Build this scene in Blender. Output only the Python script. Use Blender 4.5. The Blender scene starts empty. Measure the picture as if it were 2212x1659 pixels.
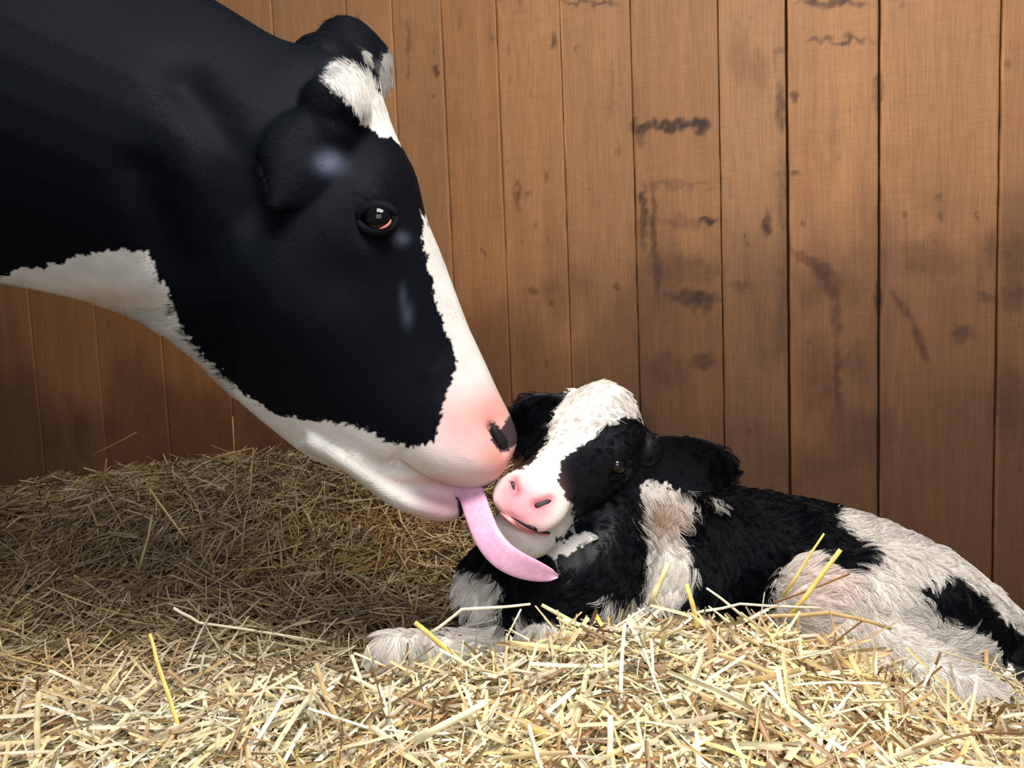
import bpy, math, random
import numpy as np
from mathutils import Vector, Matrix
from mathutils.kdtree import KDTree

S = bpy.context.scene
COL = S.collection
rng = np.random.default_rng(7)
random.seed(7)

# ------------------------------------------------------------------ camera
FPX, W, H = 1800.0, 2212, 1659
CAM = np.array([0.0, 0.0, 0.62])
PITCH, ROLL = math.radians(5.5), math.radians(2.3)
_f = np.array([0, math.cos(PITCH), -math.sin(PITCH)])
_x = np.array([1.0, 0, 0]); _z = np.cross(_x, _f)
CR = math.cos(ROLL) * _x - math.sin(ROLL) * _z
CU = math.cos(ROLL) * _z + math.sin(ROLL) * _x

def at(px, py, Y):
    """world point seen at photo pixel (px, py) on the upright plane y = Y"""
    d = _f + (px - W / 2) / FPX * CR - (py - H / 2) / FPX * CU
    return CAM + d * (Y - CAM[1]) / d[1]

def proj(P):
    q = np.asarray(P) - CAM
    zz = q @ _f
    return np.stack([W / 2 + FPX * (q @ CR) / zz, H / 2 - FPX * (q @ CU) / zz], -1)

cd = bpy.data.cameras.new('camera'); cam = bpy.data.objects.new('camera', cd); COL.objects.link(cam)
cd.sensor_width = 36; cd.lens = 36 * FPX / W; cd.clip_start = 0.02
M = Matrix.Identity(4)
for i in range(3):
    M[i][0], M[i][1], M[i][2], M[i][3] = CR[i], CU[i], -_f[i], CAM[i]
cam.matrix_world = M
S.camera = cam

# ------------------------------------------------------------------ light
wd = bpy.data.worlds.new('world'); S.world = wd; wd.use_nodes = True
wb = wd.node_tree.nodes['Background']
wb.inputs[0].default_value = (0.80, 0.88, 1.0, 1); wb.inputs[1].default_value = 0.18

def area(name, loc, target, sx, sy, power, col):
    l = bpy.data.lights.new(name, 'AREA'); l.shape = 'RECTANGLE'; l.size = sx; l.size_y = sy
    l.energy = power; l.color = col
    o = bpy.data.objects.new(name, l); COL.objects.link(o); o.location = loc
    o.rotation_euler = (Vector(target) - Vector(loc)).to_track_quat('-Z', 'Y').to_euler()
    return o
area('overhead_daylight', (0.25, 0.34, 1.95), (0.28, 0.85, 0.2), 1.0, 0.7, 38, (1.0, 0.96, 0.90))
area('doorway_daylight', (0.2, -0.9, 1.25), (0.1, 1.3, 0.45), 1.3, 1.0, 15, (0.82, 0.91, 1.0))
S.view_settings.view_transform = 'Standard'
S.view_settings.look = 'None'
S.view_settings.exposure = 0.52
S.view_settings.gamma = 1
S.cycles.max_bounces = 6
S.cycles.use_denoising = True

# ------------------------------------------------------------------ helpers
def lin(r, g, b):
    c = np.array([r, g, b], float) / 255
    return np.where(c <= 0.04045, c / 12.92, ((c + 0.055) / 1.055) ** 2.4)

_N = 64
_L3 = np.random.default_rng(3).random((_N, _N, _N))
def noise3(P, scale=1.0, seed=0):
    p = np.asarray(P) * scale + seed * 13.7 + 1000
    i = np.floor(p).astype(int); f = p - i; f = f * f * (3 - 2 * f)
    a = i % _N; b = (i + 1) % _N
    x0, y0, z0 = a[..., 0], a[..., 1], a[..., 2]; x1, y1, z1 = b[..., 0], b[..., 1], b[..., 2]
    fx, fy, fz = f[..., 0], f[..., 1], f[..., 2]
    L = _L3
    c00 = L[x0, y0, z0] * (1 - fx) + L[x1, y0, z0] * fx
    c10 = L[x0, y1, z0] * (1 - fx) + L[x1, y1, z0] * fx
    c01 = L[x0, y0, z1] * (1 - fx) + L[x1, y0, z1] * fx
    c11 = L[x0, y1, z1] * (1 - fx) + L[x1, y1, z1] * fx
    return (c00 * (1 - fy) + c10 * fy) * (1 - fz) + (c01 * (1 - fy) + c11 * fy) * fz
def noise2(x, y, sx, sy=None, seed=0):
    sy = sx if sy is None else sy
    return noise3(np.stack([x * sx, y * sy, np.zeros_like(x) + 0.5], -1), 1, seed)
def fbm2(x, y, sx, sy=None, seed=0, n=4):
    sy = sx if sy is None else sy
    v = 0; a = 0.5; t = 0
    for k in range(n):
        v = v + a * noise2(x, y, sx * 2 ** k, sy * 2 ** k, seed + k); t += a; a *= 0.5
    return v / t

def inpoly(q, poly):
    x, y = q[..., 0], q[..., 1]
    r = np.zeros(x.shape, bool)
    n = len(poly)
    for i in range(n):
        x0, y0 = poly[i]; x1, y1 = poly[(i + 1) % n]
        if y0 == y1: continue
        c = ((y0 > y) != (y1 > y)) & (x < (x1 - x0) * (y - y0) / (y1 - y0) + x0)
        r ^= c
    return r

def mesh_np(name, V, F, attrs=None, smooth=True):
    """V (n,3); F (m,k) array of faces or a python list"""
    me = bpy.data.meshes.new(name)
    if isinstance(F, list):
        me.from_pydata([tuple(v) for v in V], [], F)
    else:
        F = np.asarray(F); m, k = F.shape
        me.vertices.add(len(V)); me.vertices.foreach_set('co', np.asarray(V, np.float32).ravel())
        me.loops.add(m * k); me.loops.foreach_set('vertex_index', F.astype(np.int32).ravel())
        me.polygons.add(m); me.polygons.foreach_set('loop_start', np.arange(0, m * k, k, dtype=np.int32))
        me.update(calc_edges=True)
    if smooth:
        me.polygons.foreach_set('use_smooth', np.ones(len(me.polygons), bool))
    for nm, arr in (attrs or {}).items():
        add_col(me, nm, arr)
    return me
def add_col(me, nm, arr):
    a = me.attributes.new(nm, 'FLOAT_COLOR', 'POINT')
    c = np.ones((len(arr), 4), np.float32); c[:, :3] = arr
    a.data.foreach_set('color', c.ravel())

def link(name, data, mat, parent=None, label=None, cat=None, group=None, kind=None):
    o = bpy.data.objects.new(name, data); COL.objects.link(o)
    if mat is not None: data.materials.append(mat)
    if parent is not None: o.parent = parent
    if label: o['label'] = label
    if cat: o['category'] = cat
    if group: o['group'] = group
    if kind: o['kind'] = kind
    return o

def nmat(name):
    m = bpy.data.materials.new(name); m.use_nodes = True
    return m, m.node_tree, m.node_tree.nodes['Principled BSDF']
def mat_plain(name, col, rough=0.5, spec=0.5, sss=0, coat=0):
    m, t, b = nmat(name)
    b.inputs['Base Color'].default_value = (*col, 1); b.inputs['Roughness'].default_value = rough
    b.inputs['Specular IOR Level'].default_value = spec
    if sss:
        b.inputs['Subsurface Weight'].default_value = sss
        b.inputs['Subsurface Radius'].default_value = (0.012, 0.004, 0.003); b.inputs['Subsurface Scale'].default_value = 1
    b.inputs['Coat Weight'].default_value = coat; b.inputs['Coat Roughness'].default_value = 0.15
    return m
def mat_attr(name, attr, rough=0.5, spec=0.5, noise=None, bump=0, nscale=300, coat=0, sheen=0):
    m, t, b = nmat(name)
    a = t.nodes.new('ShaderNodeAttribute'); a.attribute_name = attr
    src = a.outputs['Color']
    tc = t.nodes.new('ShaderNodeTexCoord')
    if noise or bump:
        n = t.nodes.new('ShaderNodeTexNoise'); n.inputs['Scale'].default_value = nscale; n.inputs['Detail'].default_value = 4
        t.links.new(tc.outputs['Object'], n.inputs['Vector'])
    if noise:
        mr = t.nodes.new('ShaderNodeMapRange'); mr.inputs['To Min'].default_value = 1 - noise; mr.inputs['To Max'].default_value = 1 + noise
        t.links.new(n.outputs['Fac'], mr.inputs['Value'])
        mx = t.nodes.new('ShaderNodeMix'); mx.data_type = 'RGBA'; mx.blend_type = 'MULTIPLY'; mx.inputs['Factor'].default_value = 1
        t.links.new(src, mx.inputs['A']); t.links.new(mr.outputs['Result'], mx.inputs['B']); src = mx.outputs['Result']
    t.links.new(src, b.inputs['Base Color'])
    if bump:
        bp = t.nodes.new('ShaderNodeBump'); bp.inputs['Strength'].default_value = bump; bp.inputs['Distance'].default_value = 0.002
        t.links.new(n.outputs['Fac'], bp.inputs['Height']); t.links.new(bp.outputs['Normal'], b.inputs['Normal'])
    b.inputs['Roughness'].default_value = rough; b.inputs['Specular IOR Level'].default_value = spec
    b.inputs['Coat Weight'].default_value = coat; b.inputs['Coat Roughness'].default_value = 0.2
    if sheen:
        b.inputs['Sheen Weight'].default_value = sheen; b.inputs['Sheen Roughness'].default_value = 0.4
    return m

# ------------------------------------------------------------------ terrain (height of the straw bed)
def ground(x, y):
    """height of the straw bed under (x, y)"""
    z = 0.112 + 0 * x
    # front heap, higher in the middle and right, sinking again at the far right
    crest = 0.085 / (1 + np.exp(-(x + 0.02) / 0.065)) - 0.16 / (1 + np.exp(-(x - 0.42) / 0.07))
    z = z + (0.035 + crest) / (1 + np.exp((y - 0.985) / 0.035))
    z = z + 0.02 * np.exp(-((x + 0.45) / 0.3) ** 2 - ((y - 0.85) / 0.15) ** 2)
    z = z - 0.03 / (1 + np.exp(-(x - 0.42) / 0.07)) / (1 + np.exp(-(y - 0.93) / 0.03))
    z = z - 0.05 / (1 + np.exp(-(x - 0.62) / 0.05)) / (1 + np.exp(-(y - 1.1) / 0.04))
    # bank against the wall on the left, hollow behind the calf on the right
    t = np.clip((y - 1.25) / 0.6, 0, 1); t = t * t * (3 - 2 * t)
    lf = 1 / (1 + np.exp((x - 0.12) / 0.10))
    z = z + t * (0.155 + 0.12 * np.clip(x + 0.65, -0.7, 0.1) + 0.008 * np.sin(x * 5 + 1.0)) * lf
    z = z - 0.07 / (1 + np.exp(-(y - 1.2) / 0.05)) * (1 - lf)
    z = z + 0.03 * (fbm2(x, y, 3.0, seed=5) - 0.5) + 0.012 * (fbm2(x, y, 14.0, seed=9, n=2) - 0.5)
    return z

WALL0, WALLM = 1.80, 0.30
WN = math.hypot(1, WALLM)
WT = np.array([1, -WALLM, 0]) / WN            # along the wall
WB = np.array([WALLM, 1, 0]) / WN             # into the wall
def wall_y(x): return WALL0 - WALLM * x
def atwall(px, py):
    d = _f + (px - W / 2) / FPX * CR - (py - H / 2) / FPX * CU
    t = (WALL0 - CAM[1] - WALLM * CAM[0]) / (d[1] + WALLM * d[0])
    return CAM + d * t
def wall_pt(s_, dep, z):
    return np.stack([WT[0] * s_ + WB[0] * dep, WALL0 + WT[1] * s_ + WB[1] * dep, z], -1)
# ------------------------------------------------------------------ wall
def build_wall():
    seams_px = [-1180, -990, -810, -640, -470, -300, -150, 0, 145, 290, 437, 585, 745, 845, 951, 1070, 1208, 1360, 1550, 1698, 1900, 2164, 2400, 2600, 2800, 3020, 3240, 3480, 3740, 4020]
    xs = [(atwall(p, 0) - np.array([0, WALL0, 0])) @ WT for p in seams_px]
    wide = {1698: 0.0045, 1900: 0.004, 2164: 0.004}
    tint = {0: 1.0}
    V, F, C = [], [], []; off = 0
    zs = np.arange(-0.02, 1.62, 0.004)
    for k in range(len(xs) - 1):
        g0 = wide.get(seams_px[k], 0.0016) / 2; g1 = wide.get(seams_px[k + 1], 0.0016) / 2
        a, b = xs[k] + g0, xs[k + 1] - g1
        nx = max(6, int((b - a) / 0.0042)); u = np.linspace(a + 0.0018, b - 0.0018, nx)
        xr = np.concatenate([[a, a], u, [b, b]])
        dep = rng.uniform(-0.0012, 0.0012)
        yr = np.concatenate([[0.012, 0.0015], np.zeros(nx), [0.0015, 0.012]])
        X, Z = np.meshgrid(xr, zs); Yd = np.tile(yr, (len(zs), 1))
        # wavering board edge
        e = (noise2(Z, Z * 0 + k, 30, 1, seed=k) - 0.5) * 0.0012
        e[:, 3:-3] = 0; X = X + e
        Y = Yd + dep + 0.0012 * (noise2(X, Z, 30, 3, seed=40 + k) - 0.5)
        P = np.stack([X, Y, Z], -1).reshape(-1, 3)
        PW_ = wall_pt(P[:, 0], P[:, 1], P[:, 2])
        r, c = X.shape
        idx = np.arange(r * c).reshape(r, c) + off
        q = np.stack([idx[:-1, :-1], idx[:-1, 1:], idx[1:, 1:], idx[1:, :-1]], -1).reshape(-1, 4)
        # colour
        x, z = P[:, 0], P[:, 2]
        base = lin(142, 98, 61) * rng.uniform(0.86, 1.12)
        warm = rng.uniform(-0.05, 0.06)
        base = base * np.array([1 + warm, 1, 1 - warm * 1.4])
        g = fbm2(x, z, 60, 2.2, seed=100 + k * 3)
        g2 = fbm2(x, z, 9, 1.2, seed=200 + k * 3)
        saw = noise2(x, z, 6, 420, seed=300 + k)
        v = 0.80 + 0.30 * g + 0.22 * (g2 - 0.5) + 0.05 * (saw - 0.5)
        col = base[None] * v[:, None]
        # grime from the animals: blotchy, ragged border, deepened to paint in shade low down
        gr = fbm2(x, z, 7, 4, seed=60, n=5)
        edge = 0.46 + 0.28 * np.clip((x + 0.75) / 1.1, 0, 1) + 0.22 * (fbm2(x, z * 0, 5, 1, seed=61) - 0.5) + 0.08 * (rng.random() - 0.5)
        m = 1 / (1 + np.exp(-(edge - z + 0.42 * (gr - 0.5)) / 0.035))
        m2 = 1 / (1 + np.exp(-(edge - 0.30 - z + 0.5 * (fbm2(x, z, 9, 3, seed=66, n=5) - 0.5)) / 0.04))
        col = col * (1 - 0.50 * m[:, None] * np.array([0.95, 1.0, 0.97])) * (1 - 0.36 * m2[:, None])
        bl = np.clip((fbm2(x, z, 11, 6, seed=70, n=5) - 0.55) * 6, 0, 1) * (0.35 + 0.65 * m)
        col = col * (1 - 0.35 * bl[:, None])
        sp = np.clip((noise2(x, z, 70, 30, seed=80 + k) - 0.90) * 14, 0, 1)
        col = col * (1 - 0.4 * sp[:, None])
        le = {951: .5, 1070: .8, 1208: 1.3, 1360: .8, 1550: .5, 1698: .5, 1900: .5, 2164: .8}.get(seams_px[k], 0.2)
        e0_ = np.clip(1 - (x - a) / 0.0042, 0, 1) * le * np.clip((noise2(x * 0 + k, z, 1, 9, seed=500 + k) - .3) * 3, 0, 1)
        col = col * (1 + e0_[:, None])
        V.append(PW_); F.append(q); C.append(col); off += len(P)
    V = np.concatenate(V); F = np.concatenate(F); C = np.concatenate(C)
    # stains with a shape of their own (photo position, half sizes, strength)
    q = proj(V)
    wob = (noise3(V, 90, 5) - 0.5) * 26
    def stain(cx, cy, rx, ry, s, c=(0.16, 0.13, 0.12), soft=0.5, ang=0):
        dx, dy = q[:, 0] - cx + wob * 0.5, q[:, 1] - cy + wob
        ca, sa = math.cos(ang), math.sin(ang)
        ex, ey = (dx * ca + dy * sa) / rx, (-dx * sa + dy * ca) / ry
        d = np.sqrt(ex ** 2 + ey ** 2)
        w = np.clip((1 - d) / soft, 0, 1) * s
        w = w * (0.55 + 0.6 * noise3(V * np.array([1, 1, 0.5]), 130, 6))
        w = np.clip(w, 0, 1)[:, None]
        C[:] = C * (1 - w) + C * np.array(c) * w
    for cx in (1372, 1392, 1425, 1448, 1475, 1505, 1525):
        stain(cx, 272, 15, 20, 0.95)
    stain(1450, 268, 95, 14, 0.8)
    stain(1383, 290, 14, 34, 0.6)
    stain(1390, 470, 10, 95, 0.85); stain(1412, 490, 9, 110, 0.8); stain(1420, 590, 10, 70, 0.6)
    stain(1480, 480, 120, 16, 0.35); stain(1530, 477, 26, 12, 0.95)
    stain(1500, 640, 75, 18, 0.85); stain(1510, 655, 40, 24, 0.6); stain(1480, 580, 110, 40, 0.45); stain(1470, 400, 90, 12, 0.4)
    stain(1800, 5, 100, 12, 0.95); stain(1810, 88, 95, 9, 0.8); stain(1830, 85, 22, 14, 0.7)
    stain(1600, 120, 30, 90, 0.35, c=(0.35, 0.22, 0.12)); stain(1640, 150, 25, 60, 0.35, c=(0.35, 0.22, 0.12))
    stain(1685, 230, 14, 60, 0.8); stain(1690, 420, 12, 110, 0.45); stain(1692, 620, 14, 120, 0.45); stain(1655, 480, 12, 40, 0.8, c=(0.2, 0.1, 0.05)); stain(1662, 500, 9, 14, 0.8)
    stain(1612, 518, 6, 10, 0.8); stain(1715, 205, 12, 14, 0.8); stain(1718, 375, 14, 10, 0.7)
    # drip
    for (a, b, c_, d_, w_) in ((1712, 542, 1760, 570, 11), (1760, 570, 1790, 590, 20), (1790, 590, 1805, 640, 26), (1805, 640, 1808, 720, 12), (1808, 720, 1812, 900, 9), (1930, 640, 1970, 690, 9), (1970, 690, 2005, 790, 10)):
        stain((a + c_) / 2, (b + d_) / 2, math.hypot(c_ - a, d_ - b) / 2 + 14, w_ * 1.25, 0.85, c=(0.42, 0.30, 0.28), ang=math.atan2(d_ - b, c_ - a))
    stain(1800, 300, 14, 120, .2); stain(1896, 640, 12, 45, 0.8); stain(1897, 200, 14, 60, 0.6)
    stain(940, 148, 9, 15, 0.95, c=(0.2, 0.15, 0.1)); stain(882, 90, 7, 50, 0.7, c=(0.4, 0.25, 0.15)); stain(883, 155, 5, 25, 0.7, c=(0.3, 0.2, 0.15)); stain(938, 210, 7, 8, 0.5)
    stain(1268, 408, 4, 6, 1.0, soft=0.2); stain(1044, 542, 6, 7, 0.9); stain(1118, 425, 10, 45, 0.5, c=(0.4, 0.3, 0.2)); stain(1122, 420, 5, 40, .5)
    stain(1196, 92, 9, 24, 0.75); stain(1240, 8, 40, 8, 0.7); stain(1290, 8, 60, 7, 0.8); stain(1245, 105, 6, 20, 0.5); stain(1335, 320, 8, 22, 0.5); stain(1320, 180, 5, 90, .35)
    stain(1150, 625, 14, 10, 0.6); stain(1330, 615, 12, 8, 0.6); stain(1520, 780, 40, 22, 0.6); stain(1440, 800, 60, 50, 0.35)
    stain(1955, 465, 8, 9, .6); stain(2030, 465, 7, 9, .6); stain(2110, 463, 8, 9, .6); stain(2028, 425, 12, 10, .6); stain(2080, 720, 30, 26, .6); stain(2130, 640, 26, 16, .6)
    stain(2140, 545, 12, 60, .4); stain(2195, 560, 40, 70, .4); stain(2190, 640, 40, 40, .5); stain(1735, 485, 6, 7, .6)
    stain(1760, 820, 60, 120, .5, c=(0.5, 0.35, 0.3)); stain(1850, 780, 40, 60, .4); stain(1600, 620, 40, 14, .5, c=(.4, .25, .15)); stain(2000, 560, 100, 50, .35); stain(2180, 860, 60, 120, .35)
    # light board edges are part of the wood colour
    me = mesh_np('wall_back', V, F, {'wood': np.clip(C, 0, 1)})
    m, t, b = nmat('weathered_board')
    a = t.nodes.new('ShaderNodeAttribute'); a.attribute_name = 'wood'
    tc = t.nodes.new('ShaderNodeTexCoord'); mp = t.nodes.new('ShaderNodeMapping'); mp.inputs['Scale'].default_value = (420, 1, 14)
    n = t.nodes.new('ShaderNodeTexNoise'); n.inputs['Scale'].default_value = 1; n.inputs['Detail'].default_value = 6; n.inputs['Roughness'].default_value = 0.65
    t.links.new(tc.outputs['Object'], mp.inputs['Vector']); t.links.new(mp.outputs['Vector'], n.inputs['Vector'])
    mp2 = t.nodes.new('ShaderNodeMapping'); mp2.inputs['Scale'].default_value = (40, 1, 600)
    n2 = t.nodes.new('ShaderNodeTexNoise'); n2.inputs['Scale'].default_value = 1; n2.inputs['Detail'].default_value = 3
    t.links.new(tc.outputs['Object'], mp2.inputs['Vector']); t.links.new(mp2.outputs['Vector'], n2.inputs['Vector'])
    ad = t.nodes.new('ShaderNodeMath'); ad.operation = 'MULTIPLY_ADD'; ad.inputs[1].default_value = 0.4
    t.links.new(n2.outputs['Fac'], ad.inputs[0]); t.links.new(n.outputs['Fac'], ad.inputs[2])
    mr = t.nodes.new('ShaderNodeMapRange'); mr.inputs['From Min'].default_value = 0.45; mr.inputs['From Max'].default_value = 0.95; mr.inputs['To Min'].default_value = 0.72; mr.inputs['To Max'].default_value = 1.22
    t.links.new(ad.outputs[0], mr.inputs['Value'])
    mx = t.nodes.new('ShaderNodeMix'); mx.data_type = 'RGBA'; mx.blend_type = 'MULTIPLY'; mx.inputs['Factor'].default_value = 1
    t.links.new(a.outputs['Color'], mx.inputs['A']); t.links.new(mr.outputs['Result'], mx.inputs['B']); t.links.new(mx.outputs['Result'], b.inputs['Base Color'])
    bp = t.nodes.new('ShaderNodeBump'); bp.inputs['Strength'].default_value = 0.35; bp.inputs['Distance'].default_value = 0.001
    t.links.new(ad.outputs[0], bp.inputs['Height']); t.links.new(bp.outputs['Normal'], b.inputs['Normal'])
    b.inputs['Roughness'].default_value = 0.62; b.inputs['Specular IOR Level'].default_value = 0.3
    link('wall_back', me, m, kind='structure', label='stable wall of vertical brown boards behind the cows')
    # backing studs behind the board gaps
    bs = np.array([(a, d_, z_) for d_ in (.012, .03) for a, z_ in ((xs[0], -.02), (xs[-1], -.02), (xs[-1], 1.62), (xs[0], 1.62))])
    bk = mesh_np('trim_1', wall_pt(bs[:, 0], bs[:, 1], bs[:, 2]), [(0, 1, 2, 3), (4, 7, 6, 5), (0, 4, 5, 1), (1, 5, 6, 2), (2, 6, 7, 3), (3, 7, 4, 0)], smooth=False)
    link('trim_1', bk, mat_plain('dark_backing', lin(38, 24, 16), 0.9, 0.1), kind='structure', label='dark backing behind the wall boards')
    return xs
XS = build_wall()

# ------------------------------------------------------------------ floor and straw
def build_floor():
    x = np.linspace(-3.4, 2.4, 300); y = np.linspace(0, 1, 150)
    X, Y = np.meshgrid(x, y); Y = 0.15 + Y * (wall_y(X) - 0.152); Z = ground(X, Y) - 0.02
    V = np.stack([X, Y, Z], -1).reshape(-1, 3)
    r, c = X.shape; i = np.arange(r * c).reshape(r, c)
    q = np.stack([i[:-1, :-1], i[:-1, 1:], i[1:, 1:], i[1:, :-1]], -1).reshape(-1, 4)
    C = lin(92, 66, 38)[None] * (0.6 + 0.8 * fbm2(V[:, 0], V[:, 1], 40, seed=3))[:, None]
    link('floor', mesh_np('floor', V, q, {'soil': C}), mat_attr('trodden_litter', 'soil', 0.9, 0.1, noise=0.5, bump=0.8, nscale=160), kind='structure', label='trodden chaff floor under the straw')
build_floor()

def blades(cen, yaw, pitch, length, width, bend, roll, colA, colB, nseg=4):
    """open V-section straw blades -> V, F, C"""
    n = len(cen)
    t = np.linspace(-0.5, 0.5, nseg + 1)
    d = np.stack([np.cos(yaw) * np.cos(pitch), np.sin(yaw) * np.cos(pitch), np.sin(pitch)], -1)
    s = np.stack([-np.sin(yaw), np.cos(yaw), 0 * yaw], -1)
    up = np.cross(d, s)
    s2 = s * np.cos(roll)[:, None] + up * np.sin(roll)[:, None]
    u2 = np.cross(d, s2)
    bv = s2 * bend[:, :1] + u2 * bend[:, 1:2]
    P = cen[:, None] + d[:, None] * (length[:, None] * t)[..., None] + bv[:, None] * ((t ** 2 - 0.08) * length[:, None])[..., None]
    # a fold in some blades
    fold = rng.normal(0, 0.10, n) * (rng.random(n) < 0.35)
    P = P + up[:, None] * (np.abs(t - 0.15)[None] * (fold * length)[:, None])[..., None]
    tw = rng.normal(0, 0.5, n)
    ang = tw[:, None] * t[None]
    sv = s2[:, None] * np.cos(ang)[..., None] + u2[:, None] * np.sin(ang)[..., None]
    uv = -s2[:, None] * np.sin(ang)[..., None] + u2[:, None] * np.cos(ang)[..., None]
    w = width[:, None, None] * 0.5 * np.ones((1, nseg + 1, 1)); w[:, -1] *= 0.75
    A = P - sv * w - uv * w * 0.45
    B = P + uv * w * 0.45
    Cc = P + sv * w - uv * w * 0.45
    V = np.stack([A, B, Cc], 2)                     # n, seg+1, 3, 3
    idx = np.arange(n * (nseg + 1) * 3).reshape(n, nseg + 1, 3)
    q1 = np.stack([idx[:, :-1, 0], idx[:, :-1, 1], idx[:, 1:, 1], idx[:, 1:, 0]], -1)
    q2 = np.stack([idx[:, :-1, 1], idx[:, :-1, 2], idx[:, 1:, 2], idx[:, 1:, 1]], -1)
    F = np.concatenate([q1.reshape(-1, 4), q2.reshape(-1, 4)])
    m = np.linspace(0, 1, nseg + 1)[None, :, None, None]
    Co = colA[:, None, None] * (1 - m) + colB[:, None, None] * m
    Co = np.broadcast_to(Co, (n, nseg + 1, 3, 3))
    return V.reshape(-1, 3), F, Co.reshape(-1, 3)

PAL = np.array([lin(246, 230, 182), lin(232, 208, 154), lin(250, 240, 212), lin(208, 176, 118), lin(180, 144, 98), lin(236, 212, 146), lin(210, 190, 156), lin(150, 112, 72), lin(244, 230, 190), lin(222, 204, 170)])
def straw_mat():
    m, t, b = nmat('dry_straw')
    a = t.nodes.new('ShaderNodeAttribute'); a.attribute_name = 'straw'
    tc = t.nodes.new('ShaderNodeTexCoord')
    n = t.nodes.new('ShaderNodeTexNoise'); n.inputs['Scale'].default_value = 60; n.inputs['Detail'].default_value = 3
    t.links.new(tc.outputs['Object'], n.inputs['Vector'])
    mr = t.nodes.new('ShaderNodeMapRange'); mr.inputs['From Min'].default_value = 0.3; mr.inputs['From Max'].default_value = 0.7; mr.inputs['To Min'].default_value = 0.75; mr.inputs['To Max'].default_value = 1.15
    t.links.new(n.outputs['Fac'], mr.inputs['Value'])
    mx = t.nodes.new('ShaderNodeMix'); mx.data_type = 'RGBA'; mx.blend_type = 'MULTIPLY'; mx.inputs['Factor'].default_value = 1
    t.links.new(a.outputs['Color'], mx.inputs['A']); t.links.new(mr.outputs['Result'], mx.inputs['B']); t.links.new(mx.outputs['Result'], b.inputs['Base Color'])
    b.inputs['Roughness'].default_value = 0.42; b.inputs['Specular IOR Level'].default_value = 0.5
    return m
STRAW = straw_mat()

def build_straw():
    out = []
    def batch(n, xr, yr, lift, wmin, wmax, lmin, lmax, pstd, dark=0.0):
        x = rng.uniform(*xr, n); y = rng.uniform(*yr, n)
        z = ground(x, y) + rng.uniform(*lift, n)
        yaw = rng.uniform(0, 2 * math.pi, n)
        pitch = rng.normal(0, pstd, n)
        ln = rng.uniform(0, 1, n) ** 1.8 * (lmax - lmin) + lmin
        y = np.minimum(y, wall_y(x) - 0.015 - np.abs(np.sin(yaw)) * ln * 0.5 - .3 * np.abs(np.cos(yaw)) * ln * 0.5)
        e = 0.006
        gx = (ground(x + e, y) - ground(x - e, y)) / (2 * e); gy = (ground(x, y + e) - ground(x, y - e)) / (2 * e)
        sl = gx * np.cos(yaw) + gy * np.sin(yaw)
        pitch = pitch + np.arctan(np.clip(sl, -0.6, 0.6))
        ln = ln * np.where(np.abs(pitch) > 0.5, 0.7, 1)
        z = z + np.maximum(0, np.abs(np.sin(pitch - np.arctan(sl)))) * ln * 0.22
        w = rng.uniform(wmin, wmax, n)
        k = rng.integers(0, len(PAL), n)
        v = rng.uniform(0.7, 1.1, n) * (1 - dark * rng.random(n))
        c = PAL[k] * v[:, None]
        # patches of greyer, older straw
        pg = np.clip((fbm2(x, y, 2.2, seed=31) - 0.47) * 5, 0, 1)[:, None] * 0.45
        grey = c.mean(1, keepdims=True) * np.array([0.95, 0.97, 0.80])
        c = c * (1 - pg) + grey * pg * 0.85
        # browner towards the wall: partly old litter, mostly shade painted into the colour
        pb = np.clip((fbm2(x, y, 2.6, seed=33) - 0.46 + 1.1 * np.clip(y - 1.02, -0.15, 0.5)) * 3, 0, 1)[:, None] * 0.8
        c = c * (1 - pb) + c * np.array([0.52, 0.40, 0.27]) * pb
        c2 = c * rng.uniform(0.8, 1.15, (n, 1))
        bend = rng.normal(0, 0.16, (n, 2))
        roll = rng.normal(0, 0.6, n)
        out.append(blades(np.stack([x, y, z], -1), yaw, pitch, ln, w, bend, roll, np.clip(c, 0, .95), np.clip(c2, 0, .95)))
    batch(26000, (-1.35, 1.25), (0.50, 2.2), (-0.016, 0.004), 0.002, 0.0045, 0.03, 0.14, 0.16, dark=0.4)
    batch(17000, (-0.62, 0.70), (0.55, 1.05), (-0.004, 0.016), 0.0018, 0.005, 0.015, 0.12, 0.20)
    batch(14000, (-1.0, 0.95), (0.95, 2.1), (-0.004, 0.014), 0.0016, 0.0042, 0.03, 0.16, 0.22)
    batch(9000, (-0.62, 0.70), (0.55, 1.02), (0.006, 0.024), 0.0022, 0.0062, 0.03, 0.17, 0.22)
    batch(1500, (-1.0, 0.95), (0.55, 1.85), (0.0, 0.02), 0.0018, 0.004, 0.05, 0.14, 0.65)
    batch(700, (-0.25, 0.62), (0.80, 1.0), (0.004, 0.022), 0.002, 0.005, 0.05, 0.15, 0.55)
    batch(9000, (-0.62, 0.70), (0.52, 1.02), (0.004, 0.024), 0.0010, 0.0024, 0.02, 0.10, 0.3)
    V = []; F = []; C = []; o = 0
    for v, f, c in out:
        V.append(v); F.append(f + o); C.append(c); o += len(v)
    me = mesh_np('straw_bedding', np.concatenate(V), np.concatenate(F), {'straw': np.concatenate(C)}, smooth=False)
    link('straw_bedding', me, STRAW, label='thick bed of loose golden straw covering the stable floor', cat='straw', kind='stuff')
build_straw()

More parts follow.
